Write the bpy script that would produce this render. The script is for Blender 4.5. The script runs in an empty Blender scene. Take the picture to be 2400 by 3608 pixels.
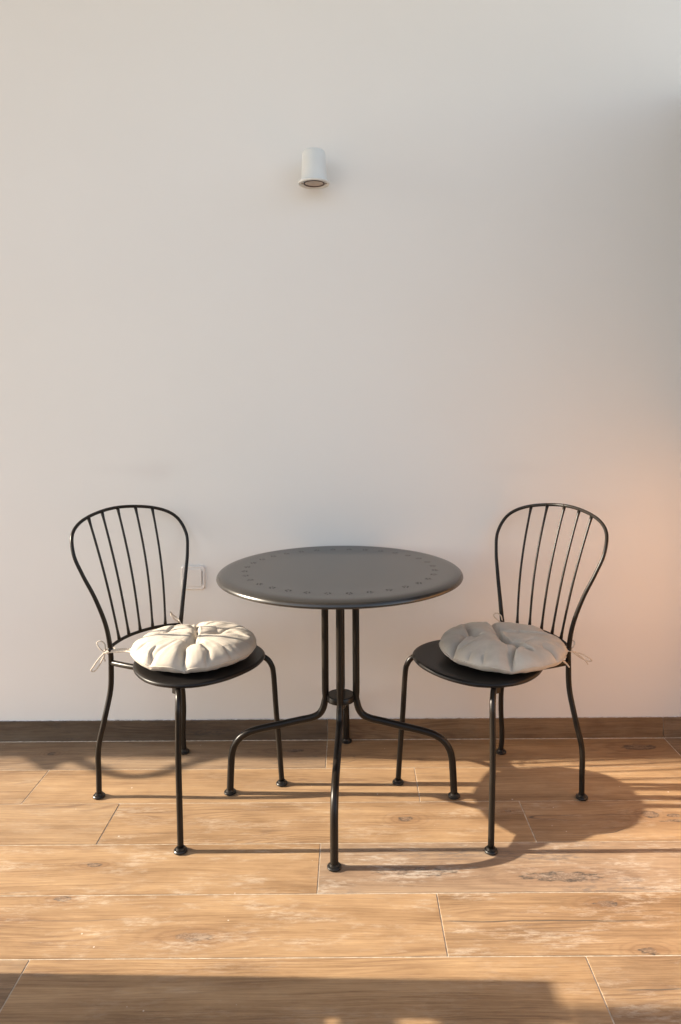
import bpy, bmesh, math, random
import numpy as np
from mathutils import Vector, Matrix, noise
from mathutils.geometry import delaunay_2d_cdt
R = math.radians
PI = math.pi
scn = bpy.context.scene
COL = scn.collection

# ------------------------------------------------------------------ camera
F, PX, PY, ROLL = 2500.0, 1231.7, 1428.0, 0.0062      # in pixels of the 2400 x 3608 photograph
HC = 1.133
cam = bpy.data.cameras.new("camera")
cam.sensor_fit = 'VERTICAL'
cam.sensor_height = 36.0
cam.sensor_width = 24.0
cam.lens = 36.0 * F / 3608.0
cam.shift_x = (1200 - PX) / 3608.0
cam.shift_y = -(1804 - PY) / 3608.0
cam.clip_start = 0.05
cam.clip_end = 2000
camo = bpy.data.objects.new("camera", cam)
COL.objects.link(camo)
camo.matrix_world = Matrix.Translation((0, 0, HC)) @ Matrix.Rotation(ROLL, 4, 'Y') @ Matrix.Rotation(R(90), 4, 'X')
scn.camera = camo

# ------------------------------------------------------------------ world and sun
ELEV = 22.1
TANA = 0.0247
w = bpy.data.worlds.new("World")
scn.world = w
w.use_nodes = True
nt = w.node_tree
sk = nt.nodes.new('ShaderNodeTexSky')
sk.sky_type = 'NISHITA'
sk.sun_disc = False
sk.sun_elevation = R(ELEV)
sk.sun_rotation = R(-90) + math.atan(TANA)
sk.air_density = 1.0
sk.dust_density = 1.0
sk.ozone_density = 1.0
hs = nt.nodes.new('ShaderNodeHueSaturation')
hs.inputs['Saturation'].default_value = 0.60
nt.links.new(sk.outputs[0], hs.inputs['Color'])
nt.links.new(hs.outputs[0], nt.nodes['Background'].inputs[0])
nt.nodes['Background'].inputs[1].default_value = 0.15

sun = bpy.data.lights.new("sun", 'SUN')
sun.energy = 5.0
sun.angle = R(0.42)
sun.color = (1.0, 0.87, 0.70)
suno = bpy.data.objects.new("sun", sun)
COL.objects.link(suno)
ldir = Vector((math.cos(R(ELEV)), -TANA * math.cos(R(ELEV)), -math.sin(R(ELEV))))
suno.rotation_euler = ldir.to_track_quat('-Z', 'Y').to_euler()

scn.view_settings.view_transform = 'Standard'
scn.view_settings.look = 'None'
scn.view_settings.gamma = 1
scn.view_settings.exposure = 1.27
scn.cycles.max_bounces = 10
scn.cycles.diffuse_bounces = 6

# ------------------------------------------------------------------ node helpers
class N:
    """tiny expression helper over shader math nodes"""
    def __init__(s, nt, v): s.nt, s.v = nt, v
    def _m(s, op, *o):
        n = s.nt.nodes.new('ShaderNodeMath'); n.operation = op
        for i, a in enumerate((s,) + o):
            if isinstance(a, N): s.nt.links.new(a.v, n.inputs[i])
            else: n.inputs[i].default_value = a
        return N(s.nt, n.outputs[0])
    def __add__(s, o): return s._m('ADD', o)
    def __sub__(s, o): return s._m('SUBTRACT', o)
    def __mul__(s, o): return s._m('MULTIPLY', o)
    def __truediv__(s, o): return s._m('DIVIDE', o)
    def __pow__(s, o): return s._m('POWER', o)
    def exp(s): return s._m('EXPONENT')
    def abs(s): return s._m('ABSOLUTE')
    def sin(s): return s._m('SINE')
    def clamp(s):
        r = s._m('ADD', 0.0); r.v.node.use_clamp = True; return r
    def step(s, a, b):
        n = s.nt.nodes.new('ShaderNodeMapRange'); n.interpolation_type = 'SMOOTHSTEP'
        s.nt.links.new(s.v, n.inputs[0]); n.inputs[1].default_value = a; n.inputs[2].default_value = b
        return N(s.nt, n.outputs[0])

def newmat(name):
    m = bpy.data.materials.new(name); m.use_nodes = True
    nt = m.node_tree
    return m, nt, nt.nodes['Principled BSDF']

def comb(nt, x, y, z):
    n = nt.nodes.new('ShaderNodeCombineXYZ')
    for i, a in enumerate((x, y, z)):
        if isinstance(a, N): nt.links.new(a.v, n.inputs[i])
        else: n.inputs[i].default_value = a
    return n.outputs[0]

def noisetex(nt, vec, scale, detail=3, rough=0.5, dist=0.0):
    n = nt.nodes.new('ShaderNodeTexNoise')
    n.inputs['Scale'].default_value = scale; n.inputs['Detail'].default_value = detail
    n.inputs['Roughness'].default_value = rough; n.inputs['Distortion'].default_value = dist
    if vec is not None: nt.links.new(vec, n.inputs['Vector'])
    return N(nt, n.outputs['Fac'])

def mix(nt, fac, a, b, mode='MIX'):
    n = nt.nodes.new('ShaderNodeMix'); n.data_type = 'RGBA'; n.blend_type = mode
    n.inputs[0].default_value = 1.0
    if isinstance(fac, N): nt.links.new(fac.v, n.inputs[0])
    else: n.inputs[0].default_value = fac
    for i, a_ in ((6, a), (7, b)):
        if isinstance(a_, tuple): n.inputs[i].default_value = a_ + (1,) if len(a_) == 3 else a_
        else: nt.links.new(a_, n.inputs[i])
    return n.outputs[2]

def bump(nt, h, strength, dist, normal=None):
    n = nt.nodes.new('ShaderNodeBump'); n.inputs['Strength'].default_value = strength
    n.inputs['Distance'].default_value = dist
    nt.links.new(h.v if isinstance(h, N) else h, n.inputs['Height'])
    if normal: nt.links.new(normal, n.inputs['Normal'])
    return n.outputs[0]

# ------------------------------------------------------------------ materials
def mat_wood():
    m, nt, b = newmat("wood_look_tile")
    at = nt.nodes.new('ShaderNodeAttribute'); at.attribute_name = 'plank'      # x: along, y: across (metres)
    tn = nt.nodes.new('ShaderNodeAttribute'); tn.attribute_name = 'tone'       # r: tone, g: wear, b: redness / grey
    sp = nt.nodes.new('ShaderNodeSeparateXYZ'); nt.links.new(at.outputs['Vector'], sp.inputs[0])
    st = nt.nodes.new('ShaderNodeSeparateXYZ'); nt.links.new(tn.outputs['Vector'], st.inputs[0])
    u, v, sd = (N(nt, o) for o in sp.outputs)
    tone, wear, grey = (N(nt, o) for o in st.outputs)
    geo = nt.nodes.new('ShaderNodeNewGeometry')
    sg = nt.nodes.new('ShaderNodeSeparateXYZ'); nt.links.new(geo.outputs['Position'], sg.inputs[0])
    gx, gy, gz = (N(nt, o) for o in sg.outputs)
    rm = None; vk = None
    # knots of the printed planks: x, y, half length, half width, strength
    for (kx, ky, rx, ry, s) in ((-.341, 1.515, .042, .013, .8), (-.668, 1.635, .020, .008, .9), (.575, 1.607, .026, .010, .6),
                                (.615, 1.468, .022, .010, .55), (.822, 1.957, .022, .016, .9), (.885, 1.95, .018, .009, .8),
                                (.147, 1.942, .022, .012, .55), (-.639, 1.755, .020, .007, .7), (.433, 1.975, .010, .007, .7),
                                (.95, 2.34, .06, .02, .5), (-.98, 2.32, .014, .010, .6), (-.85, 1.57, .08, .006, .6), (.88, 1.925, .05, .006, .5),
                                (-.2, 2.33, .05, .012, .35), (.50, 1.70, .10, .02, .45), (.16, 1.72, .10, .018, .4)):
        dx, dy = gx - kx, gy - ky
        r2 = (dx / rx) ** 2.0 + (dy / ry) ** 2.0 + (1 - s) * .5
        wv = dy * ((dx / (rx * 3.2)) ** 2.0 + (dy / (ry * 2.4)) ** 2.0)._m('MULTIPLY', -1.0).exp() * (-.80 * min(1.0, s + .3))
        rm = r2 if rm is None else rm._m('MINIMUM', r2)
        vk = wv if vk is None else vk + wv
    wob = noisetex(nt, comb(nt, gx * 45.0, gy * 150.0, 0.0), 1.0, 3, .7)
    rkn = noisetex(nt, comb(nt, gx * 26.0, gy * 60.0, 4.0), 1.0, 2, .5)
    rn = rm + (wob - .5) * 3.4
    dark = (rn * -1.0).step(-1.15, -.45)
    rimk = (((rn - .85) * 3.2) ** 2.0 * -1.0).exp() * rkn.step(.44, .56)
    halo = (rm * .22 * -1.0 + (wob - .5) * .8).exp()
    rings_k = (((rm ** .5) * 6.3 + wob * 5.0).sin() * .5 + .5) ** 3.0 * (rm * -.10).exp() * rm.step(.8, 1.6)
    v2 = v + vk
    # slow warp of the grain
    wrp = noisetex(nt, comb(nt, u * 1.6, v2 * 7.0, sd), 1.0, 3, .5)
    v3 = v2 + (wrp - .5) * .050
    # flame / annual ring lines
    ring = noisetex(nt, comb(nt, u * .9, v3 * 9.0, sd), 1.0, 2, .45)
    cyc = (ring * 150.0).sin()
    line = (cyc * .5 + .5) ** 3.0
    rmask = noisetex(nt, comb(nt, u * 2.2, v * 9.0, sd + 7.0), 1.0, 2).step(.48, .70)
    fib = noisetex(nt, comb(nt, u * 7.0, v3 * 420.0, sd), 1.0, 3, .6)
    fib2 = noisetex(nt, comb(nt, u * 3.2, v3 * 190.0, sd + 3.0), 1.0, 4, .7)
    broad = noisetex(nt, comb(nt, u * 1.1, v3 * 15.0, sd + 5.0), 1.0, 4, .55)
    pore = noisetex(nt, comb(nt, u * 26.0, v3 * 700.0, sd), 1.0, 1).step(.64, .74)
    blot = noisetex(nt, comb(nt, u * 5.0, v3 * 12.0, sd + 50.0), 1.0, 5, .65)
    fib3 = noisetex(nt, comb(nt, u * 6.0, v3 * 80.0, sd + 8.0), 1.0, 4, .7)
    val = (broad - .5) * 1.2 + (fib2 - .5) * .85 + (fib - .5) * .9 + (fib3 - .5) * .45 + (blot - .5) * 1.0 + .56
    cr = nt.nodes.new('ShaderNodeValToRGB'); nt.links.new(val.clamp().v, cr.inputs[0])
    e = cr.color_ramp.elements
    e[0].position = .0; e[0].color = (0.160, 0.087, 0.039, 1)
    e[1].position = 1.; e[1].color = (0.470, 0.303, 0.152, 1)
    x = cr.color_ramp.elements.new(.36); x.color = (0.277, 0.163, 0.075, 1)
    x = cr.color_ramp.elements.new(.62); x.color = (0.361, 0.220, 0.105, 1)
    c = mix(nt, line * rmask * .5, cr.outputs[0], (.16, .085, .045))
    c = mix(nt, pore * .35, c, (.17, .09, .05))
    # dark cracks along the grain
    crk = noisetex(nt, comb(nt, u * .9, v3 * 11.0, sd + 11.0), 1.0, 1)
    crkm = noisetex(nt, comb(nt, u * 2.1, v * 4.0, sd + 20.0), 1.0, 2).step(.62, .70)
    crack = ((crk - .5) * 420.0) ** 2.0
    crack = (crack * -1.0).exp() * crkm
    c = mix(nt, crack * .8, c, (.075, .06, .055))
    # two long cracks seen in the photograph
    for (x0, x1, yy, am) in ((.20, .70, 1.556, .95), (.52, 1.0, 1.374, .9), (-1.0, -.45, 1.565, .6)):
        wv = noisetex(nt, comb(nt, gx * 6.0, 0.0, 3.3 + yy), 1.0, 3)
        d = (gy - (wv - .5) * .018 - yy) / .0013
        win = gx.step(x0 - .005, x0 + .02) * (gx * -1.0).step(-x1, -x1 + .12)
        c = mix(nt, ((d * d) * -1.0).exp() * win * am, c, (.07, .065, .06))
    # knots
    kn = noisetex(nt, comb(nt, gx * 160.0, gy * 260.0, 1.0), 1.0, 3, .7)
    kc = mix(nt, kn.step(.46, .62), (.13, .10, .08), (.32, .245, .18))
    c = mix(nt, (halo * .7).clamp(), c, (.24, .125, .055))
    c = mix(nt, rings_k.clamp() * .42, c, (.15, .08, .04))
    c = mix(nt, (dark * 1.3).clamp() * .45, c, kc)
    c = mix(nt, rimk.clamp() * .85, c, (.06, .05, .045))
    # dusty worn patches
    w1 = noisetex(nt, comb(nt, u * 5.5, v * 17.0, sd + 30.0), 1.0, 7, .72).step(.47, .66)
    w2 = noisetex(nt, comb(nt, u * 30.0, v * 130.0, sd), 1.0, 4, .75).step(.40, .60)
    c = mix(nt, w1 * w2 * wear * .75, c, (.56, .46, .35))
    g1 = noisetex(nt, comb(nt, u * 3.0, v * 13.0, sd + 40.0), 1.0, 5, .7).step(.52, .68)
    g2 = noisetex(nt, comb(nt, u * 40.0, v * 160.0, sd + 2.0), 1.0, 4, .75).step(.42, .6)
    c = mix(nt, g1 * g2 * grey, c, (.17, .13, .105))
    # tiny plaster specks
    vo = nt.nodes.new('ShaderNodeTexVoronoi'); vo.inputs['Scale'].default_value = 1.0
    nt.links.new(comb(nt, gx * 26.0, gy * 26.0, gz * 26.0), vo.inputs['Vector'])
    sc = nt.nodes.new('ShaderNodeSeparateXYZ'); nt.links.new(vo.outputs['Color'], sc.inputs[0])
    spk = (N(nt, vo.outputs['Distance']) - N(nt, sc.outputs[0]) * .055 + .0) * -1.0
    spk = spk.step(-.012, .0) * N(nt, sc.outputs[1]).step(.55, .6)
    c = mix(nt, spk * .75, c, (.68, .60, .52))
    # plank tone
    hsn = nt.nodes.new('ShaderNodeHueSaturation'); nt.links.new(c, hsn.inputs['Color'])
    nt.links.new((tone * 1.06).v, hsn.inputs['Value'])
    sat = (grey * -.22) + .94
    nt.links.new(sat.v, hsn.inputs['Saturation'])
    nt.links.new(hsn.outputs[0], b.inputs['Base Color'])
    rg = noisetex(nt, comb(nt, gx * 9.0, gy * 14.0, 0.0), 1.0, 5, .6) * .25 + .46
    nt.links.new((rg + w1 * wear * .1).v, b.inputs['Roughness'])
    b.inputs['Specular IOR Level'].default_value = .35
    hgt = fib * .5 + fib2 * .5 - line * rmask * .3 - crack * .8 - pore * .3
    nt.links.new(bump(nt, hgt, .35, .0012), b.inputs['Normal'])
    return m

def mat_grout():
    m, nt, b = newmat("grout")
    g = nt.nodes.new('ShaderNodeNewGeometry')
    n = noisetex(nt, g.outputs['Position'], 60, 4)
    nt.links.new(mix(nt, n.step(.35, .7), (.46, .39, .31), (.70, .61, .49)), b.inputs['Base Color'])
    b.inputs['Roughness'].default_value = .9
    return m

def mat_wall():
    m, nt, b = newmat("painted_plaster")
    g = nt.nodes.new('ShaderNodeNewGeometry')
    n0 = noisetex(nt, g.outputs['Position'], 1.3, 4, .55)
    n1 = noisetex(nt, g.outputs['Position'], 7.0, 5, .6)
    c = mix(nt, n0.step(.3, .7), (.805, .785, .745), (.825, .806, .768))
    sg = nt.nodes.new('ShaderNodeSeparateXYZ'); nt.links.new(g.outputs['Position'], sg.inputs[0])
    gx, gz = N(nt, sg.outputs[0]), N(nt, sg.outputs[2])
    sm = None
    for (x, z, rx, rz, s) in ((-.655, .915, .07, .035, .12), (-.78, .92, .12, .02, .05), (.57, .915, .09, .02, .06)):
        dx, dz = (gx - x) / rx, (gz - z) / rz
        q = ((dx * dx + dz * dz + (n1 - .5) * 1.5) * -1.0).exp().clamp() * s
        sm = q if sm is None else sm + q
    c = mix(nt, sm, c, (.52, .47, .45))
    vo = nt.nodes.new('ShaderNodeTexVoronoi'); vo.inputs['Scale'].default_value = 5.0
    nt.links.new(g.outputs['Position'], vo.inputs['Vector'])
    sc = nt.nodes.new('ShaderNodeSeparateXYZ'); nt.links.new(vo.outputs['Color'], sc.inputs[0])
    pit = ((N(nt, vo.outputs['Distance']) - .012) * -1.0).step(0, .004) * N(nt, sc.outputs[1]).step(.7, .75)
    c = mix(nt, pit * .3, c, (.45, .42, .40))
    nt.links.new(c, b.inputs['Base Color'])
    b.inputs['Roughness'].default_value = .72
    b.inputs['Specular IOR Level'].default_value = .25
    f = noisetex(nt, g.outputs['Position'], 260, 4, .6)
    f2 = noisetex(nt, g.outputs['Position'], 9, 3, .5)
    nb = bump(nt, f2, .10, .01)
    nt.links.new(bump(nt, f, .25, .0008, nb), b.inputs['Normal'])
    return m

def mat_metal(name='dark_metal', col=(.0145, .0112, .0085), metal=.0, rough=.31, spec=.26, var=.04):
    m, nt, b = newmat(name)
    tc = nt.nodes.new('ShaderNodeTexCoord')
    n = noisetex(nt, tc.outputs['Object'], 900, 2)
    n2 = noisetex(nt, tc.outputs['Object'], 14, 4)
    nt.links.new(mix(nt, n2.step(.3, .7), tuple(x * .88 for x in col), tuple(x * 1.12 for x in col)), b.inputs['Base Color'])
    b.inputs['Metallic'].default_value = metal
    nt.links.new((n2 * var + (rough - var / 2)).v, b.inputs['Roughness'])
    b.inputs['Specular IOR Level'].default_value = spec
    nt.links.new(bump(nt, n, .12, .0003), b.inputs['Normal'])
    return m

def mat_plain(name, col, rough=.5, metal=0.0, var=.06, scale=30, bmp=.05, spec=.5):
    m, nt, b = newmat(name)
    tc = nt.nodes.new('ShaderNodeTexCoord')
    n = noisetex(nt, tc.outputs['Object'], scale, 4)
    nt.links.new(mix(nt, n.step(.3, .7), tuple(x * (1 - var) for x in col), tuple(min(1, x * (1 + var)) for x in col)), b.inputs['Base Color'])
    b.inputs['Roughness'].default_value = rough; b.inputs['Metallic'].default_value = metal
    b.inputs['Specular IOR Level'].default_value = spec
    if bmp: nt.links.new(bump(nt, noisetex(nt, tc.outputs['Object'], scale * 12, 3), bmp, .001), b.inputs['Normal'])
    return m

def mat_fabric():
    m, nt, b = newmat("cream_cotton")
    tc = nt.nodes.new('ShaderNodeTexCoord')
    sp = nt.nodes.new('ShaderNodeSeparateXYZ'); nt.links.new(tc.outputs['Object'], sp.inputs[0])
    x, y, z = (N(nt, o) for o in sp.outputs)
    wv = (x * 5200.0).sin() * (y * 5200.0).sin()
    n = noisetex(nt, tc.outputs['Object'], 22, 5, .6)
    nt.links.new(mix(nt, n.step(.3, .72), (.50, .44, .365), (.565, .505, .425)), b.inputs['Base Color'])
    b.inputs['Roughness'].default_value = .85
    b.inputs['Specular IOR Level'].default_value = .2
    b.inputs['Sheen Weight'].default_value = .15
    wr = noisetex(nt, tc.outputs['Object'], 26, 3, .5)
    nb = bump(nt, wr, .25, .003)
    fine = noisetex(nt, tc.outputs['Object'], 700, 3, .7)
    nt.links.new(bump(nt, wv * .3 + fine, .18, .0006, nb), b.inputs['Normal'])
    return m

def mat_ground():
    m, nt, b = newmat("garden_ground")
    g = nt.nodes.new('ShaderNodeNewGeometry')
    n = noisetex(nt, g.outputs['Position'], .6, 8, .65)
    nt.links.new(mix(nt, n.step(.35, .65), (.42, .40, .37), (.56, .53, .49)), b.inputs['Base Color'])
    b.inputs['Roughness'].default_value = .95
    return m

WOOD = mat_wood(); GROUT = mat_grout(); WALL = mat_wall()
METAL = mat_metal(); TOPM = mat_metal('dark_table_metal', (.022, .019, .016), .0, .27, .80, .0)
SEATM = mat_metal('dark_seat_metal', (.010, .0085, .008), .0, .38, .28, .02)
BLACK = mat_plain("black_plastic", (.012, .011, .010), .35)
FABRIC = mat_fabric()
CORD = mat_plain("cream_cord", (.60, .53, .44), .85, 0, .15, 300, .3, .2)
WHITE = mat_plain("white_enamel", (.71, .73, .71), .38, 0, .02, 20, .02)
PLASTIC = mat_plain("white_plastic", (.80, .77, .735), .32, 0, .01, 20, .0)
CAULK = mat_plain("white_caulk", (.70, .70, .70), .7, 0, .2, 120, .3)
GLASS = mat_plain("frosted_lens", (.42, .36, .31), .22, 0, .08, 30, .0)
GASKET = mat_plain("dark_gasket", (.06, .035, .028), .6)
SCREEN = mat_plain("added_orange_boards", (.52, .27, .11), .6, 0, .15, 8, .1)  # orange puts the warm glow into the lower screen boards; also on added slats
DARKB = mat_plain("added_dark_boards", (.13, .115, .10), .7, 0, .15, 8, .1)  # dark tone puts shade into the upper screen boards; also behind the viewer
STONE = mat_plain("grey_render", (.45, .42, .38), .85, 0, .1, 6, .3)
GROUND = mat_ground()

# ------------------------------------------------------------------ object helpers
def link(name, me, mats, parent=None, smooth=True):
    o = bpy.data.objects.new(name, me); COL.objects.link(o)
    for m in (mats if isinstance(mats, (list, tuple)) else [mats]): me.materials.append(m)
    if smooth: me.polygons.foreach_set('use_smooth', [True] * len(me.polygons))
    if parent: o.parent = parent
    return o

def obj(name, bm, mats, parent=None, smooth=True, auto=None):
    me = bpy.data.meshes.new(name)
    bmesh.ops.recalc_face_normals(bm, faces=bm.faces[:])
    if auto is not None:
        for e in bm.edges:
            if len(e.link_faces) == 2 and e.calc_face_angle(0) > auto: e.smooth = False
    bm.to_mesh(me); bm.free()
    return link(name, me, mats, parent, smooth)

def thing(name, label, cat, loc=(0, 0, 0), rz=0, group=None):
    o = bpy.data.objects.new(name, None); COL.objects.link(o)
    o.empty_display_size = .1
    o.location = loc; o.rotation_euler = (0, 0, rz)
    o['label'] = label; o['category'] = cat
    if group: o['group'] = group
    return o

def tag(o, label, cat, group=None):
    o['label'] = label; o['category'] = cat
    if group: o['group'] = group
    return o

def catmull(pts, n=8):
    P = [Vector(p) for p in pts]
    P = [2 * P[0] - P[1]] + P + [2 * P[-1] - P[-2]]
    out = []
    for i in range(1, len(P) - 2):
        p0, p1, p2, p3 = P[i - 1:i + 3]
        for k in range(n):
            t = k / n
            out.append(.5 * ((2 * p1) + (-p0 + p2) * t + (2 * p0 - 5 * p1 + 4 * p2 - p3) * t * t + (-p0 + 3 * p1 - 3 * p2 + p3) * t ** 3))
    out.append(P[-2].copy())
    return out

def tube(bm, pts, rad, seg=14, closed=False, caps=True):
    """sweep a circle of radius rad (number or list) along pts"""
    pts = [Vector(p) for p in pts]; n = len(pts)
    rads = rad if isinstance(rad, (list, tuple)) else [rad] * n
    up = None; rings = []
    for i, p in enumerate(pts):
        if closed: t = pts[(i + 1) % n] - pts[i - 1]
        else: t = pts[min(i + 1, n - 1)] - pts[max(i - 1, 0)]
        t.normalize()
        if up is None:
            up = Vector((0, 0, 1)) if abs(t.z) < .9 else Vector((1, 0, 0))
        up = (up - t * up.dot(t)).normalized()
        s = t.cross(up)
        rings.append([bm.verts.new(p + (up * math.cos(a) + s * math.sin(a)) * rads[i]) for a in (2 * PI * k / seg for k in range(seg))])
    m = n if closed else n - 1
    for i in range(m):
        a, b = rings[i], rings[(i + 1) % n]
        for k in range(seg):
            bm.faces.new((a[k], a[(k + 1) % seg], b[(k + 1) % seg], b[k]))
    if caps and not closed:
        bm.faces.new(rings[0]); bm.faces.new(rings[-1])

def lathe(bm, prof, c=(0, 0, 0), seg=48, axis='Z'):
    """prof: list of (r, z); r = 0 closes"""
    rings = []
    for r, z in prof:
        if r < 1e-6: rings.append([bm.verts.new((c[0], c[1], c[2] + z))])
        else: rings.append([bm.verts.new((c[0] + r * math.cos(2 * PI * k / seg), c[1] + r * math.sin(2 * PI * k / seg), c[2] + z)) for k in range(seg)])
    for a, b in zip(rings[:-1], rings[1:]):
        for k in range(seg):
            k2 = (k + 1) % seg
            if len(a) == 1 and len(b) == 1: continue
            if len(a) == 1: bm.faces.new((a[0], b[k], b[k2]))
            elif len(b) == 1: bm.faces.new((a[k], a[k2], b[0]))
            else: bm.faces.new((a[k], a[k2], b[k2], b[k]))

def box(bm, x0, x1, y0, y1, z0, z1, bev=0.0):
    r = bmesh.ops.create_cube(bm, size=1)
    vs = r['verts']
    for v in vs:
        v.co = Vector((x0 if v.co.x < 0 else x1, y0 if v.co.y < 0 else y1, z0 if v.co.z < 0 else z1))
    if bev:
        es = list({e for v in vs for e in v.link_edges})
        bmesh.ops.bevel(bm, geom=es, offset=bev, segments=2, affect='EDGES', profile=.6)

# ------------------------------------------------------------------ floor of wood-look planks
WALLY = 2.412
random.seed(4)
PW, PL, GAP = .190, 1.140, .0024
Y0 = 2.4065
XR = 1.30
special = {  # (row, column): tone, wear, grey
    (0, 0): (.92, .15, .05), (0, -1): (.76, .2, .6), (0, 1): (.74, .3, .6),
    (1, 0): (.98, .2, .05), (1, -1): (1.02, .2, .05), (1, -2): (.95, .3, .15),
    (2, -1): (1.0, .55, .05), (2, 0): (.98, .55, .15), (2, -2): (.95, .3, .15),
    (3, 0): (.98, .95, .75), (3, -1): (1.04, .65, .05),
    (4, 0): (1.0, .85, .12), (4, -1): (1.06, .75, .05),
    (5, -1): (1.03, .25, .0), (5, 0): (.96, .7, .18), (5, -2): (.86, .2, .3),
}
offs = (-.082, .195, .477)
me = bpy.data.meshes.new('floor')
V = []; Fc = []; UV = []; TN = []; MI = []
def quad(ps, uvs, tn, mi):
    i = len(V)
    for p, q in zip(ps, uvs): V.append(p); UV.append(q); TN.append(tn)
    Fc.append(tuple(range(i, i + len(ps)))); MI.append(mi)
for row in range(0, 16):
    ya = Y0 - row * PW; yb = ya - PW
    for c in range(-6, 3):
        x0 = offs[row % 3] + c * PL; x1 = x0 + PL
        if x0 > XR or x1 < -5.8: continue
        cc = c
        tn = special.get((row, cc)) or (random.uniform(.9, 1.06), random.uniform(.1, .6), random.choice((0, .05, .1, .4)))
        su, sv, sd = random.uniform(0, 40), random.uniform(0, 40), random.uniform(0, 90)
        a, b2 = x0 + GAP / 2, min(x1, XR) - GAP / 2
        c0, d0 = yb + GAP / 2, ya - GAP / 2
        dz = random.uniform(-.0003, .0003)
        bv = .0007
        T = [(a + bv, c0 + bv, dz), (b2 - bv, c0 + bv, dz), (b2 - bv, d0 - bv, dz), (a + bv, d0 - bv, dz)]
        Lw = [(a, c0, -.0018), (b2, c0, -.0018), (b2, d0, -.0018), (a, d0, -.0018)]
        f = lambda p: (p[0] - x0 + su, p[1] - yb + sv, sd)
        quad(T, [f(p) for p in T], tn, 0)
        for k in range(4):
            k2 = (k + 1) % 4
            ps = [Lw[k], Lw[k2], T[k2], T[k]]
            quad(ps, [f(p) for p in ps], tn, 0)
gz = -.0011
quad([(-5.8, Y0 - 16 * PW, gz), (XR, Y0 - 16 * PW, gz), (XR, WALLY, gz), (-5.8, WALLY, gz)], [(0, 0, 0)] * 4, (1, 0, 0), 1)
me.from_pydata(V, [], Fc)
def setattrs(me, UV, TN):
    a = me.attributes.new('plank', 'FLOAT_VECTOR', 'POINT'); a.data.foreach_set('vector', [x for q in UV for x in q])
    a = me.attributes.new('tone', 'FLOAT_VECTOR', 'POINT'); a.data.foreach_set('vector', [x for q in TN for x in q])
setattrs(me, UV, TN)
me.polygons.foreach_set('material_index', MI)
fl = link('floor', me, [WOOD, GROUT], None, False)
fl['kind'] = 'structure'

bm = bmesh.new()
bmesh.ops.create_grid(bm, x_segments=2, y_segments=2, size=600)
for v in bm.verts: v.co.z = -.35
g = obj('ground', bm, GROUND, None, False); g['kind'] = 'structure'
bm = bmesh.new(); box(bm, -5.8, XR + .3, Y0 - 16 * PW, WALLY + .3, -.36, -.012)
g = obj('terrace_base', bm, STONE, None, False); g['kind'] = 'structure'

# ------------------------------------------------------------------ house wall with its tile skirting
wall = thing('house_wall', 'plain off-white plastered wall behind the table and both chairs', 'wall', (0, WALLY, 0))
bm = bmesh.new(); box(bm, -5.7, 1.60, 0, .30, -.30, 4.2)
obj('plaster', bm, WALL, wall, False)
V = []; Fc = []; UV = []; TN = []; MI = []
SKH = .0685
js = [-5.7, -4.64, -3.50, -2.36, -1.22, -.081, 1.056, XR]
tones = [(.9, .2, .3)] * 4 + [(.34, .3, .8), (.64, .15, .12), (.58, .2, .4)]
for j in range(len(js) - 1):
    x0, x1 = js[j] + .0012, js[j + 1] - .0012
    su, sv, sd = random.uniform(0, 40), random.uniform(0, 40), random.uniform(0, 90)
    tn = tones[j]
    n = max(2, int((x1 - x0) / .012))
    f = lambda p: (p[0] - x0 + su, p[2] + sv - p[1] * .3, sd)
    top = [SKH + .0012 * (noise.noise(Vector((x0 + (x1 - x0) * k / n, 0, 0)) * 45) + .5 * noise.noise(Vector((x0 + (x1 - x0) * k / n, 3, 0)) * 140)) for k in range(n + 1)]
    yf, yb_ = -.0098, -.0002
    for k in range(n):
        a, b2 = x0 + (x1 - x0) * k / n, x0 + (x1 - x0) * (k + 1) / n
        for ps in ([(a, yf, .0005), (b2, yf, .0005), (b2, yf, top[k + 1] - .001), (a, yf, top[k] - .001)],
                   [(a, yf, top[k] - .001), (b2, yf, top[k + 1] - .001), (b2, yf + .001, top[k + 1]), (a, yf + .001, top[k])],
                   [(a, yf + .001, top[k]), (b2, yf + .001, top[k + 1]), (b2, yb_, top[k + 1]), (a, yb_, top[k])]):
            quad(ps, [f(p) for p in ps], tn, 0)
    for xx in (x0, x1):
        ps = [(xx, yf, .0005), (xx, yb_, .0005), (xx, yb_, SKH - .002), (xx, yf, SKH - .002)]
        quad(ps, [f(p) for p in ps], tn, 0)
me = bpy.data.meshes.new('skirting'); me.from_pydata(V, [], Fc); setattrs(me, UV, TN)
sk_ = link('skirting', me, [WOOD], wall, False)
bm = bmesh.new()
box(bm, -5.69, XR, -.0075, -.0008, .0002, SKH - .004)              # grout seen in the joints
pts = []
for k in range(600):
    x = -1.5 + 2.79 * k / 599
    pts.append((x, -.0102, .0002 + .0008 * noise.noise(Vector((x * 60, 1, 0)))))
tube(bm, pts, [.0014 + .0006 * noise.noise(Vector((p[0] * 90, 5, 0))) for p in pts], 6)
obj('grout_line', bm, GROUT, wall)
bm = bmesh.new()
pts = []
for k in range(900):
    x = -1.5 + 2.79 * k / 899
    pts.append((x, -.0030, SKH + .0002 + .0008 * noise.noise(Vector((x * 50, 9, 0)))))
tube(bm, pts, [max(.0004, .0016 + .0016 * noise.noise(Vector((p[0] * 70, 15, 0)))) for p in pts], 6)
obj('caulk_line', bm, CAULK, wall)

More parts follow.
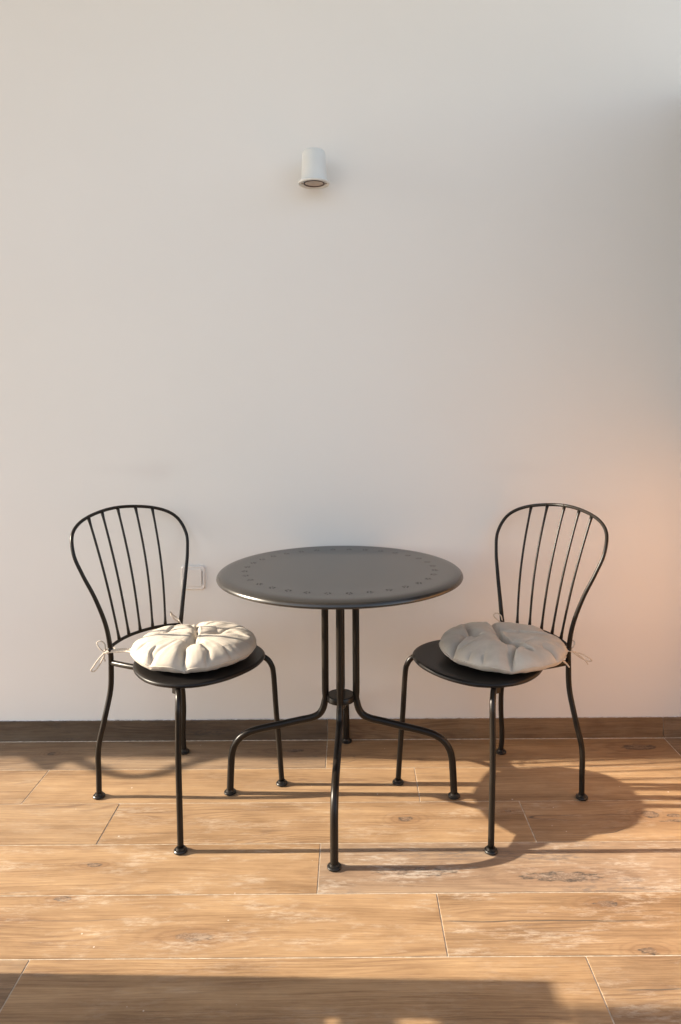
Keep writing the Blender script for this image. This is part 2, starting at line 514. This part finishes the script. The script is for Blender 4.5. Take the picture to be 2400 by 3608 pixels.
# ------------------------------------------------------------------ added unseen objects that shade or tint the view
t = thing('tint_screen', 'added unseen screen beyond the right edge, coloured for warm glow below and shade above', 'screen', (1.215, 0, 0))  # added; lower boards coloured for warm glow, upper ones darkened for shade
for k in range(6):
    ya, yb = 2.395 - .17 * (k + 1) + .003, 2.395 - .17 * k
    bm = bmesh.new(); box(bm, 0, .04, ya, yb, .002, 1.02, .003); obj('glow_board', bm, SCREEN, t, False)
    bm = bmesh.new(); box(bm, .004, .036, ya, yb, 1.024, 2.20, .003); obj('shade_board', bm, DARKB, t, False)
t = thing('added_sun_blocker', 'unseen grey beam added at the far left to block sun from the screen', 'lintel', (-5.3, 0, 0))  # added out of view to keep sun off the upper screen
bm = bmesh.new(); box(bm, -.2, .2, -.5, 2.408, 3.60, 5.8); obj('beam', bm, STONE, t, False)
t = thing('added_sky_blocker', 'unseen grey slab added above the terrace to dim skylight on the wall', 'roof', (-5.1, 0, 0))  # added out of view to cut skylight and darken the wall top
bm = bmesh.new(); box(bm, .005, 6.7, .2, WALLY - .002, 3.60, 3.78); obj('slab', bm, STONE, t, False)
t = thing('added_reflection_blocker', 'unseen dark boards added behind the viewer to darken reflections', 'fence', (0, -3.4, 0))  # added out of view to darken reflections on the table rim
for k in range(22):
    bm = bmesh.new(); box(bm, -3.3 + k * .30, -3.01 + k * .30, -.03, .0, -.34, 1.40, .004); obj('board', bm, DARKB, t, False)
t = thing('slatted_shadow_caster', 'unseen slatted shape added left of the view to cast the foreground shadow', 'bench', (-1.35, 0, 0))  # added caster for the foreground shadow and its sun gaps
for nm, (y0, y1, z0, z1) in (('post', (1.345, 1.437, .002, .700)), ('side_panel', (-1.2, 1.345, .05, .522)), ('slat', (-1.2, 1.345, .543, .575)), ('slat', (-1.2, 1.345, .617, .690))):
    bm = bmesh.new(); box(bm, -.02, .02, y0, y1, z0, z1, .003); obj(nm, bm, SCREEN, t, False)
t = thing('sheet_shadow_caster', 'unseen sheet added at the left to cast the soft shadow at lower right', 'blind', (-3.6, 0, 0))  # added caster for the soft shadow at the lower right
bm = bmesh.new(); box(bm, -.01, .01, -1.2, 1.436, 1.62, 3.2); obj('cloth', bm, CORD, t, False)
bm = bmesh.new(); tube(bm, [(0, -1.25, 3.25), (0, 1.45, 3.25)], .05); obj('roller', bm, STONE, t)
t = thing('curved_shadow_caster', 'unseen curved shape added on the far left wall to cast the curved floor shadow', 'bracket', (-3.4, WALLY, 0))  # added caster for the curved shadow on the floor by the wall
bm = bmesh.new()
tube(bm, catmull([(0, .0, .975), (0, -.060, 1.015), (0, -.105, 1.045), (0, -.150, 1.075), (0, -.174, 1.108), (0, -.152, 1.142), (0, -.100, 1.165), (0, -.05, 1.20), (0, 0, 1.23)], 6), .014)
obj('curved_arm', bm, METAL, t)
bm = bmesh.new()
tube(bm, [(0, 0, .985), (0, -.07, .985), (0, -.105, .99), (0, -.135, .993)], [.036, .030, .016, .010], 16)
obj('hook', bm, METAL, t)

# ------------------------------------------------------------------ bistro table
def glide(parent, r=.0175, loc=(0, 0, 0)):
    bm = bmesh.new()
    lathe(bm, [(0, .0), (r * .86, .0), (r, .0018), (r, .0052), (r * .9, .0072), (r * .68, .0078), (r * .62, .0125), (0, .0125)], loc, 32)
    return obj('foot_cap', bm, BLACK, parent, True, R(40))

TC = (-.0306, 2.0633)
TA = math.atan2(1.7423 - 2.0633, -.044 + .0306)          # direction of the leg nearest to the camera
table = thing('bistro_table', 'round dark metal cafe table between the two chairs', 'table', (TC[0], TC[1], 0), 0)
# top sheet with real punched holes
prof = [(.288, .6585), (.31, .6590), (.325, .6594), (.333, .6590), (.340, .6576), (.3465, .6550), (.351, .6515), (.3535, .6475), (.3540, .6440), (.3528, .6415),
        (.350, .6400), (.347, .6405), (.3455, .6425), (.345, .646), (.340, .6485), (.30, .6490), (0, .6490)]
bm = bmesh.new()
SEG = 256
lathe(bm, prof, (0, 0, 0), SEG)
lathe(bm, [(0, .6580), (.10, .6580), (.20, .6580), (.250, .6580), (.262, .6585)], (0, 0, 0), SEG)
NH = 32
SS = SEG // NH
vs = []; edges = []; holes0 = []
for rr in (.262, .288):
    i0 = len(vs)
    vs += [Vector((rr * math.cos(2 * PI * k / SEG), rr * math.sin(2 * PI * k / SEG))) for k in range(SS + 1)]
    edges += [(i0 + k, i0 + k + 1) for k in range(SS)]
edges += [(0, SS + 1), (SS, 2 * SS + 1)]
a = PI / NH
er, et = Vector((math.cos(a), math.sin(a))), Vector((-math.sin(a), math.cos(a)))
for (p, q) in ((0, 0.0065), (-.0065, .0012), (.0065, .0012), (-.0040, -.0062), (.0040, -.0062)):
    hc = er * (.275 + q) + et * p; i0 = len(vs)
    ring = [hc + Vector((math.cos(b), math.sin(b))) * .0025 for b in (2 * PI * k / 10 + .1 for k in range(10))]
    vs += ring; edges += [(i0 + k, i0 + (k + 1) % 10) for k in range(10)]; holes0.append((hc, .0025, ring))
ov, oe, of, *_ = delaunay_2d_cdt(vs, edges, [], 0, 1e-7)
keep = []
for f in of:
    c = sum((ov[i] for i in f), Vector((0, 0))) / len(f)
    if c.length < .26198 or any((c - hc).length < hr * .97 for hc, hr, _ in holes0): continue
    keep.append(f)
holes = []
for h in range(NH):
    M = Matrix.Rotation(2 * PI * h / NH, 2)
    bv = [bm.verts.new((*(M @ p), .6585)) for p in ov]
    for f in keep: bm.faces.new([bv[i] for i in f])
    holes += [(M @ hc, hr, [M @ p for p in ring]) for hc, hr, ring in holes0]
for hc, hr, ring in holes:
    a = [bm.verts.new((p.x, p.y, .6585)) for p in ring]; b_ = [bm.verts.new((p.x, p.y, .6495)) for p in ring]
    for k in range(10): bm.faces.new((a[k], a[(k + 1) % 10], b_[(k + 1) % 10], b_[k]))
bmesh.ops.remove_doubles(bm, verts=bm.verts[:], dist=1e-5)
obj('tabletop', bm, TOPM, table, True, R(35))
legp = [(.045, .656), (.045, .50), (.045, .34), (.0448, .300), (.046, .278), (.052, .252), (.065, .234), (.088, .2235), (.12, .2165), (.175, .2035), (.235, .190), (.272, .178), (.297, .161), (.313, .138), (.3205, .110), (.3228, .080), (.3245, .045), (.3258, .010)]
pr = catmull([(r_, 0, z_) for r_, z_ in legp], 7)
for k in range(4):
    a = TA + k * PI / 2
    ca, sa = math.cos(a), math.sin(a)
    bm = bmesh.new()
    rad = [.0102 - .0016 * math.exp(-((p.z - .284) / .012) ** 2) * (p.x < .06) for p in pr]
    tube(bm, [(p.x * ca, p.x * sa, p.z) for p in pr], rad, 20)
    lg = obj('leg', bm, METAL, table)
    glide(lg, .0178, (.3258 * ca, .3258 * sa, 0))
    bm = bmesh.new()
    lathe(bm, [(0, .0), (.0052, 0), (.0052, .0016), (.0040, .0030), (.0022, .0034), (.0020, .0022), (0, .0020)], (0, 0, 0), 16)
    bo = obj('bolt', bm, BLACK, table, True, R(35))
    bo.matrix_local = Matrix.Translation(((.0450 + .0080) * ca, (.0450 + .0080) * sa, .272)) @ Matrix.Rotation(a, 4, 'Z') @ Matrix.Rotation(R(90), 4, 'Y')
bm = bmesh.new()
lathe(bm, [(0, .276), (.0400, .276), (.0412, .2772), (.0412, .2912), (.0398, .2932), (.0372, .2938), (.0366, .2930), (0, .2930)], (0, 0, 0), 64)
obj('connector_plate', bm, METAL, table, True, R(40))
bm = bmesh.new()
lathe(bm, [(0, .6485), (.075, .6485), (.075, .6435), (.07, .642), (0, .642)], (0, 0, 0), 48)
obj('mounting_plate', bm, METAL, table, True, R(40))

# ------------------------------------------------------------------ bistro chairs (x: chair's left, y: forward)
half = [[.1606, .0, .008], [.1587, -.0035, .06], [.1609, -.0015, .14], [.1472, .0079, .22], [.1250, .0072, .30], [.1242, .0100, .37], [.1325, .0172, .43],
        [.1456, .0139, .50], [.1707, -.0003, .58], [.1973, -.0204, .65], [.2107, -.0431, .71], [.190, -.0756, .7663], [.12, -.1041, .799]]
ctrl = [Vector(p) for p in half] + [Vector((0, -.125, .812))] + [Vector((-p[0], p[1], p[2])) for p in reversed(half)]
hoop = catmull(ctrl, 8)
def hoop_at(x):
    top = [p for p in hoop if p.z > .74]
    return min(top, key=lambda p: abs(p.x - x)).copy()
def hrad(z):
    if z < .36: return .0080
    if z < .50: return .0080 - (z - .36) / .14 * .0016
    if z < .66: return .0064 - (z - .50) / .16 * .0012
    return .0052
def xbar(x):      # the bowed bar at the bottom of the backrest
    t = x / .1325
    return Vector((x, -.0145 + .0317 * t * t, .4365 - .0065 * abs(t) ** 2.5))

def make_chair():
    ch = thing('bistro_chair', '', 'chair')
    iz = [i for i, p in enumerate(hoop) if p.z > .425]
    i0, i1 = iz[0], iz[-1]
    bm = bmesh.new()
    seg = hoop[i0:i1 + 1]
    tube(bm, seg, [hrad(p.z) for p in seg], 16)
    back = obj('backrest_frame', bm, METAL, ch)
    for seg in (hoop[:i0 + 1], hoop[i1:]):
        bm = bmesh.new(); tube(bm, seg, [hrad(p.z) for p in seg], 18)
        lg = obj('leg', bm, METAL, ch)
        e = seg[0] if seg[0].z < .1 else seg[-1]
        glide(lg, .0172, (e.x, e.y, 0))
    bm = bmesh.new()
    tube(bm, [xbar(.1325 * k / 20) for k in range(-20, 21)], .0050, 12)
    obj('lower_rail', bm, METAL, ch)
    for xt, xb in ((-.12, -.0865), (-.062, -.0445), (0, 0), (.062, .0445), (.12, .0865)):
        a, b = hoop_at(xt), xbar(xb)
        pts = []
        for k in range(25):
            t = k / 24
            p = a.lerp(b, t) + Vector((math.copysign(.002, xt) * math.sin(PI * t) if xt else 0, .012 * math.sin(PI * min(1, t * 1.0)), 0))
            pts.append(p)
        rr = [.0036 + .0022 * (math.exp(-(k / 1.0) ** 2) + math.exp(-((24 - k) / 1.0) ** 2)) for k in range(25)]
        bm = bmesh.new(); tube(bm, pts, rr, 12)
        obj('spindle', bm, METAL, ch)
    # seat: pressed sheet with a rolled lip
    out = [(0, .420), (.05, .416), (.095, .403), (.135, .381), (.166, .345), (.184, .300), (.188, .255), (.180, .212), (.163, .168), (.135, .125), (.095, .090), (.05, .070), (0, .063)]
    full = out + [(-x, y) for x, y in reversed(out[1:-1])]
    P = [Vector((x, y, 0)) for x, y in full]
    n = len(P); ol = []
    for i in range(n):
        p0, p1, p2, p3 = P[i - 1], P[i], P[(i + 1) % n], P[(i + 2) % n]
        for k in range(5):
            t = k / 5
            ol.append(.5 * ((2 * p1) + (-p0 + p2) * t + (2 * p0 - 5 * p1 + 4 * p2 - p3) * t * t + (-p0 + 3 * p1 - 3 * p2 + p3) * t ** 3))
    C = Vector((0, .245, 0))
    bm = bmesh.new(); rings = []
    for s, z in ((.0, .4020), (.3, .4022), (.6, .4030), (.85, .4043), (.955, .4055), (.985, .4050), (1.0, .4020), (1.0, .3965), (.992, .3945), (.975, .3965), (.95, .4000), (.5, .3990), (0, .3985)):
        if s == 0: rings.append([bm.verts.new((C.x, C.y, z))])
        else: rings.append([bm.verts.new((C.x + (p.x - C.x) * s, C.y + (p.y - C.y) * s, z)) for p in ol])
    for a, b in zip(rings[:-1], rings[1:]):
        m = len(ol)
        for k in range(m):
            k2 = (k + 1) % m
            if len(a) == 1: bm.faces.new((a[0], b[k], b[k2]))
            elif len(b) == 1: bm.faces.new((a[k], a[k2], b[0]))
            else: bm.faces.new((a[k], a[k2], b[k2], b[k]))
    obj('seat', bm, SEATM, ch)
    for s in (-1, 1):
        # front leg: comes out from under the seat and bends down
        pts = catmull([(s * .085, .255, .3895), (s * .125, .302, .3895), (s * .150, .332, .3880), (s * .168, .353, .3790), (s * .179, .366, .3580), (s * .184, .371, .325), (s * .1885, .376, .22), (s * .1925, .384, .11), (s * .1955, .3905, .010)], 8)
        bm = bmesh.new(); tube(bm, pts, .0080, 18)
        lg = obj('leg', bm, METAL, ch); glide(lg, .0172, (s * .1957, .3908, 0))
        # stretcher from the rear leg to the seat
        bm = bmesh.new(); tube(bm, catmull([(s * .1245, .012, .3820), (s * .122, .08, .3860), (s * .112, .15, .3885), (s * .10, .22, .3885)], 6), .0079, 16)
        obj('stretcher', bm, METAL, ch)
        bm = bmesh.new(); box(bm, min(s * .148, s * .154), max(s * .148, s * .154), .312, .336, .371, .3972, .0015)
        obj('seat_tab', bm, METAL, ch, False)
    return ch

def copy_tree(o, parent=None):
    c = o.copy(); COL.objects.link(c)
    if parent: c.parent = parent; c.matrix_parent_inverse = o.matrix_parent_inverse.copy()
    for k in list(o.children): copy_tree(k, c)
    return c

POSE = {'L': ((-.6409, 2.1914), math.atan2(-.5812, .8138)), 'R': ((.5729, 2.1731), math.atan2(-.5435, -.8394))}
chairL = make_chair()
chairR = copy_tree(chairL)
for o, k, lb in ((chairL, 'L', 'dark metal chair left of the table, its seat cushion catching the sun'), (chairR, 'R', 'dark metal chair right of the table, its seat cushion in shade')):
    (x, y), a = POSE[k]
    o.location = (x, y, 0); o.rotation_euler = (0, 0, a - PI / 2)
    o['label'] = lb; o['category'] = 'chair'; o['group'] = 'chairs beside the cafe table'

# ------------------------------------------------------------------ tufted seat cushions
def smooth(a, b, x):
    t = max(0, min(1, (x - a) / (b - a))); return t * t * (3 - 2 * t)
def cushion(name_label, cx_, cy_, rx, ry, tufts, grooves, notches, seed, zbase=.4058, cords=(), hgt=.041, dp=.9):
    """top surface = flat-topped pillow x stitched folds.  grooves: (points, depth, sharp width, soft side width, end fade)"""
    NR, NP = 110, 460
    rnd = random.Random(seed)
    cu = thing('seat_cushion', name_label, 'cushion', (cx_, cy_, zbase), 0, 'tie-on chair cushions')
    seam_z = .029
    phi = np.arange(NP) * 2 * PI / NP
    def nz(x, y, z): return np.array([noise.noise(Vector((a, b, z))) for a, b in zip(x.ravel(), y.ravel())]).reshape(x.shape)
    er = 1 + .014 * nz(np.cos(phi) * 1.6, np.sin(phi) * 1.6, seed)
    dn = np.zeros(NP)
    for a, st_, wd in notches:
        dd = (phi - a + PI) % (2 * PI) - PI
        dn += st_ * np.exp(-np.abs(dd / wd) ** 1.3)
    er *= 1 - .050 * dn
    sz = seam_z - .010 * dn + .0045 * nz(np.cos(phi) * 3, np.sin(phi) * 3, seed + 4) + .0012 * nz(np.cos(phi) * 14, np.sin(phi) * 14, seed + 5)
    ii = np.arange(1, NR + 1) / NR
    rho = (1 - (1 - ii) ** 1.5)[:, None] * np.ones((1, NP)); rho[-1] = 1
    PXX = rho * er * rx * np.cos(phi); PYY = rho * er * ry * np.sin(phi)
    n1 = nz(PXX * 9, PYY * 9, seed); n2 = nz(PXX * 24, PYY * 24, seed + 3)
    top = hgt * np.maximum(0, 1 - rho ** 3.4) ** .46 * (1 + .16 * n1 + .05 * n2)
    k = np.ones_like(top); add = np.zeros_like(top)
    for (tx, ty, ts) in tufts:
        d = np.hypot(PXX - tx, PYY - ty)
        k *= 1 - ts * (.50 * np.exp(-(d / .011)) + .16 * np.exp(-(d / .038) ** 2))
    def groove(pts, depth, w1, w2, fade, wob=.004):
        nonlocal k, add
        P = [Vector((p[0], p[1], 0)) for p in pts]
        if len(P) > 2: P = catmull(P, 6)
        else: P = [P[0].lerp(P[1], t / 8) for t in range(9)]
        sd = rnd.uniform(0, 50)
        L = sum((b - a).length for a, b in zip(P[:-1], P[1:]))
        best = np.full(top.shape, 9.0); sg = np.zeros(top.shape); tt = np.zeros(top.shape); acc = 0
        wx = nz(PXX * 30, PYY * 30, sd) * wob
        for a, b in zip(P[:-1], P[1:]):
            ab = b - a; l2 = ab.dot(ab)
            if l2 < 1e-12: continue
            t = np.clip(((PXX - a.x) * ab.x + (PYY - a.y) * ab.y) / l2, 0, 1)
            dx = PXX - a.x - ab.x * t; dy = PYY - a.y - ab.y * t
            d = np.hypot(dx, dy); m = d < best
            side = ab.x * dy - ab.y * dx
            best = np.where(m, d, best); sg = np.where(m, side, sg); tt = np.where(m, (acc + t * ab.length) / L, tt); acc += ab.length
        ds = best * np.sign(sg) + wx * np.exp(-(best / .02) ** 2)
        ad = np.abs(ds)
        f = np.ones_like(tt)
        if fade > 0: f = np.clip((1 - tt) / fade, 0, 1) ** .7
        prof = np.where(ds > 0, np.exp(-(ad / w1) ** .9), np.exp(-(ad / w2) ** 1.1))
        depth = min(.85, depth * dp)
        k *= 1 - depth * f * prof
        add += depth * f * .0045 * np.exp(-((ds - w1 * 2.6) / (w1 * 1.9)) ** 2)      # cloth puffed up beside the stitch
    for g_ in grooves: groove(*g_)
    # short pulled folds round every tuft and at the seam
    for (tx, ty, ts) in tufts:
        n_ = rnd.randint(4, 6); a0 = rnd.uniform(0, 6.28)
        for q in range(n_):
            a = a0 + 2 * PI * (q + rnd.uniform(-.3, .3)) / n_; l1 = rnd.uniform(.022, .058)
            c, s_ = math.cos(a), math.sin(a); bnd = rnd.uniform(-.008, .008)
            groove([(tx + c * .004, ty + s_ * .004), (tx + c * l1 * .5 - s_ * bnd, ty + s_ * l1 * .5 + c * bnd), (tx + c * l1, ty + s_ * l1)], rnd.uniform(.07, .18) * ts, rnd.uniform(.0016, .0030), rnd.uniform(.004, .009), 1.0, .002)
    for q in range(10):
        a = rnd.uniform(0, 2 * PI); l1 = rnd.uniform(.015, .045); e0 = rnd.uniform(.94, .995); a2 = a + rnd.uniform(-.12, .12)
        p0 = (rx * e0 * math.cos(a), ry * e0 * math.sin(a)); p1 = ((rx * e0 - l1) * math.cos(a2), (ry * e0 - l1) * math.sin(a2))
        groove([p0, p1], rnd.uniform(.08, .24), rnd.uniform(.0016, .003), rnd.uniform(.004, .010), 1.0, .002)
    z = sz * rho ** 2 + seam_z * (1 - rho ** 2) + top * np.maximum(k, .08) + add * (1 - rho ** 10) + .0022 * n2 * (1 - rho ** 8) * .6
    nb = nz(np.cos(phi) * 8, np.sin(phi) * 8, seed + 12)
    zb = sz * (1 - np.maximum(0, 1 - rho ** 6) ** .6) + .0030 * nb * rho ** 5 - .003 * dn * rho ** 8
    zb = np.maximum(zb, .0002); zb = np.minimum(zb, z - .001)
    V = [(0, 0, float(z[0].mean())), (0, 0, 0.0)]
    for i in range(NR): V += list(zip(PXX[i].tolist(), PYY[i].tolist(), z[i].tolist()))
    for i in range(NR - 1): V += list(zip((PXX[i]).tolist(), PYY[i].tolist(), zb[i].tolist()))
    Fc = []
    T = lambda i, q: 2 + i * NP + q % NP
    B = lambda i, q: 2 + (NR + i) * NP + q % NP if i < NR - 1 else T(NR - 1, q)
    for q in range(NP):
        Fc.append((0, T(0, q), T(0, q + 1))); Fc.append((1, B(0, q + 1), B(0, q)))
        for i in range(NR - 1):
            Fc.append((T(i, q), T(i + 1, q), T(i + 1, q + 1), T(i, q + 1)))
            Fc.append((B(i, q + 1), B(i + 1, q + 1), B(i + 1, q), B(i, q)))
    me = bpy.data.meshes.new('cover'); me.from_pydata(V, [], Fc)
    link('cover', me, FABRIC, cu)
    bm = bmesh.new()
    tube(bm, [Vector((PXX[-1][q] * 1.0015, PYY[-1][q] * 1.0015, sz[q] + .0003)) for q in range(0, NP, 2)], .0017, 8, closed=True)
    obj('piping', bm, FABRIC, cu)
    for pts, rad in cords:
        bm = bmesh.new()
        tube(bm, catmull([Vector(p) - Vector((cx_, cy_, zbase)) for p in pts], 8), rad, 10)
        obj('tie_cord', bm, CORD, cu)
    return cu

def cw(k, a, b, z):    # chair coordinates to world
    (x, y), an = POSE[k]; c, s = math.cos(an), math.sin(an)
    return (x + b * c - a * s, y + b * s + a * c, z)

def D_(x): return R(x)
# left cushion: cords at the near rear leg (a<0) and the far one (a>0)
cordsL = [
    ([(-.615, 2.035, .430), cw('L', -.105, .075, .428), cw('L', -.118, .040, .425), cw('L', -.134, .020, .420), cw('L', -.140, .008, .417)], .0026),
    ([(-.612, 2.030, .426), cw('L', -.110, .070, .422), cw('L', -.124, .038, .419), cw('L', -.136, .016, .416), cw('L', -.142, .004, .414)], .0026),
    ([cw('L', -.142, .004, .415), cw('L', -.150, -.010, .428), cw('L', -.152, -.018, .442), cw('L', -.144, -.010, .446), cw('L', -.138, .000, .436), cw('L', -.140, .004, .416)], .0020),
    ([cw('L', -.142, .004, .415), cw('L', -.150, -.012, .396), cw('L', -.160, -.024, .374), cw('L', -.164, -.030, .362), cw('L', -.158, -.022, .360), cw('L', -.150, -.012, .376), cw('L', -.144, .000, .400), cw('L', -.140, .004, .414)], .0020),
    ([cw('L', -.140, .004, .415), cw('L', -.142, .002, .400), cw('L', -.139, .002, .388)], .0019),
    ([cw('L', -.126, .010, .408), cw('L', -.140, .012, .414), cw('L', -.136, -.004, .418), cw('L', -.122, -.002, .421), cw('L', -.112, .012, .420), cw('L', -.124, .024, .418)], .0022),
    ([cw('L', .112, .055, .432), cw('L', .120, .032, .440), cw('L', .124, .014, .450), cw('L', .113, .006, .462), cw('L', .104, .004, .474), cw('L', .100, .012, .466), cw('L', .108, .018, .452), cw('L', .122, .022, .440)], .0020),
]
cushion('cream tufted cushion on the left chair, brightly sunlit', -.455, 2.066, .179, .175,
        [(.012, -.060, 1.0), (-.010, .092, 1.0), (-.100, .032, .8), (.060, .030, .9)],
        [([(-.010, .092), (.004, .02), (.012, -.060)], .62, .0028, .009, 0),
         ([(.012, -.060), (-.002, -.095), (.002, -.135), (.004, -.172)], .70, .0028, .010, 0),
         ([(-.010, .092), (-.026, .128), (-.045, .168)], .65, .0028, .010, 0),
         ([(.006, .012), (-.045, .018), (-.100, .032), (-.172, .030)], .42, .0032, .013, .35),
         ([(.006, .010), (.060, .030), (.110, .032), (.160, .012)], .40, .0032, .013, .4),
         ([(-.088, -.148), (-.096, -.118), (-.090, -.085)], .60, .0026, .009, .9),
         ([(.066, -.158), (.058, -.118), (.036, -.080)], .42, .0028, .010, .8),
         ([(.125, -.120), (.100, -.090)], .30, .0026, .008, .9), ([(-.150, -.080), (-.120, -.060)], .30, .0026, .008, .9),
         ([(.012, -.060), (-.04, -.050), (-.085, -.030)], .26, .0028, .010, 1.0), ([(-.010, .092), (.03, .120), (.055, .150)], .22, .003, .010, 1.0),
         ([(-.100, .032), (-.085, .080), (-.090, .125)], .28, .003, .010, .9), ([(.060, .030), (.105, .070), (.130, .100)], .20, .003, .010, .9)],
        [(D_(-88), 1.0, .10), (D_(-121), .7, .07), (D_(-67), .45, .08), (D_(105), 1.0, .09), (D_(-43), .3, .07), (D_(170), .4, .10), (D_(-152), .35, .07), (D_(10), .3, .1)],
        3.3, .4058, cordsL)
cordsR = [
    ([(.600, 1.985, .425), cw('R', .128, .045, .424), cw('R', .134, .022, .420), cw('R', .140, .006, .416)], .0026),
    ([cw('R', .140, .006, .416), cw('R', .150, -.012, .410), cw('R', .160, -.030, .400), cw('R', .166, -.040, .390), cw('R', .160, -.036, .386), cw('R', .150, -.016, .396), cw('R', .142, .002, .410), cw('R', .140, .006, .416)], .0020),
    ([cw('R', .140, .006, .416), cw('R', .148, -.010, .404), cw('R', .156, -.026, .388), cw('R', .160, -.032, .378)], .0019),
    ([cw('R', .134, .012, .420), cw('R', .138, .000, .434), cw('R', .134, -.004, .442), cw('R', .128, .002, .444), cw('R', .130, .012, .430), cw('R', .138, .008, .416)], .0019),
    ([cw('R', .150, .075, .412), cw('R', .158, .060, .398), cw('R', .162, .052, .388), cw('R', .154, .050, .392), cw('R', .150, .060, .404)], .0019),
    ([cw('R', -.100, .060, .428), cw('R', -.115, .040, .430), cw('R', -.128, .026, .434), cw('R', -.142, .034, .444), cw('R', -.150, .040, .456), cw('R', -.144, .034, .464), cw('R', -.132, .026, .458), cw('R', -.130, .020, .440), cw('R', -.126, .014, .432)], .0020),
]
cushion('cream tufted cushion on the right chair, in shade', .436, 2.050, .180, .176,
        [(.004, .060, 1.0), (.010, -.045, 1.0), (-.088, .012, .9), (.060, .045, .5)],
        [([(.004, .060), (-.006, .01), (.010, -.045)], .60, .0028, .009, 0),
         ([(.004, .060), (-.012, .105), (-.008, .168)], .66, .0028, .010, 0),
         ([(.000, .020), (-.045, .022), (-.088, .012), (-.125, -.035), (-.158, -.080)], .56, .003, .011, 0),
         ([(.010, -.045), (.035, -.085), (.006, -.125), (-.010, -.172)], .66, .0028, .010, 0),
         ([(.004, .060), (.060, .045), (.120, .030), (.165, .030)], .36, .0032, .013, .5),
         ([(-.088, .012), (-.092, .070), (-.088, .135)], .42, .003, .012, .6),
         ([(-.088, .012), (-.13, .028), (-.165, .050)], .25, .003, .010, .8),
         ([(.118, -.125), (.100, -.095), (.095, -.07)], .42, .0028, .010, .8), ([(.160, -.075), (.13, -.05)], .35, .0026, .008, .9),
         ([(-.085, -.152), (-.078, -.125)], .40, .0026, .008, .9), ([(-.118, -.128), (-.108, -.105)], .30, .0026, .008, .9),
         ([(.010, -.045), (.05, -.05), (.09, -.03)], .24, .003, .010, 1.0), ([(.035, -.085), (.055, -.110), (.060, -.125)], .35, .0028, .009, .9)],
        [(D_(-93), 1.0, .09), (D_(-153), 1.0, .09), (D_(93), 1.0, .10), (D_(-46), .45, .07), (D_(-120), .4, .06), (D_(-133), .35, .05), (D_(163), .3, .08), (D_(-25), .35, .06), (D_(20), .3, .1)],
        8.3, .4058, cordsR, .037, 1.55)

# ------------------------------------------------------------------ wall lamp
lx, ly = -.1125, WALLY - .068
lamp = thing('wall_lamp', 'small white cylindrical downlight mounted high on the wall', 'lamp', (lx, ly, 1.868), 0)
bm = bmesh.new()
lathe(bm, [(0, .109), (.020, .1088), (.030, .107), (.0352, .103), (.0375, .097), (.0385, .090), (.0402, .055), (.0425, .018), (.0445, .006), (.0445, .003)], (0, 0, 0), 64)
obj('shade', bm, WHITE, lamp)
bm = bmesh.new()
lathe(bm, [(.0440, .0042), (.0500, .0042), (.0522, .0030), (.0528, .0005), (.0522, -.0035), (.0505, -.0052), (.0485, -.0050), (.0470, -.0025), (.0352, -.0020), (.0352, .001), (.0440, .003)], (0, 0, 0), 64)
obj('flange', bm, WHITE, lamp)
bm = bmesh.new(); lathe(bm, [(.0350, -.0026), (.0345, -.0036), (.0318, -.0034), (.0300, -.0012), (.0350, -.0005)], (0, 0, 0), 64)
obj('ring', bm, GASKET, lamp)
bm = bmesh.new(); lathe(bm, [(0, .004), (.012, .003), (.024, .0008), (.0310, -.0016)], (0, 0, 0), 64)
obj('lens', bm, GLASS, lamp)
for s in (-1, 1):
    bm = bmesh.new(); lathe(bm, [(0, -.0040), (.0020, -.0038), (.0024, -.0022), (0, -.0022)], (s * .0395, -.002, 0), 12)
    obj('screw', bm, GASKET, lamp)
bm = bmesh.new(); box(bm, -.020, .020, .030, .0675, .020, .090, .003)
obj('mounting_arm', bm, WHITE, lamp, False)

# ------------------------------------------------------------------ wall outlet
def rrect(w, h, r, n=6):
    o = []
    for cx2, cz2, a0 in ((w - r, h - r, 0), (-(w - r), h - r, 90), (-(w - r), -(h - r), 180), (w - r, -(h - r), 270)):
        for k in range(n + 1):
            a = R(a0 + 90 * k / n); o.append((cx2 + r * math.cos(a), cz2 + r * math.sin(a)))
    return o
def plate(bm, layers):
    """layers: (half width, half height, corner, y)"""
    rings = [[bm.verts.new((x, y, z)) for x, z in rrect(w_, h_, r_)] for w_, h_, r_, y in layers]
    for a, b in zip(rings[:-1], rings[1:]):
        n = len(a)
        for k in range(n): bm.faces.new((a[k], a[(k + 1) % n], b[(k + 1) % n], b[k]))
    bm.faces.new(rings[-1])
so = thing('wall_outlet', 'square white covered wall socket low on the wall behind the left chair', 'socket', (-.5345, WALLY, .5515), 0)
bm = bmesh.new()
plate(bm, [(.0415, .0415, .013, 0), (.0415, .0415, .013, -.003), (.0398, .0398, .012, -.0065), (.0380, .0380, .010, -.0080), (.0345, .0345, .008, -.0080), (.0335, .0335, .007, -.0068)])
obj('frame', bm, PLASTIC, so, True, R(30))
bm = bmesh.new()
plate(bm, [(.0300, .0300, .004, -.0060), (.0300, .0300, .004, -.0090), (.0290, .0290, .0035, -.0098)])
obj('cover_flap', bm, PLASTIC, so, True, R(30))
bm = bmesh.new(); box(bm, .0305, .0318, -.0078, -.0066, -.022, .022)
obj('hinge_gap', bm, GASKET, so, False)
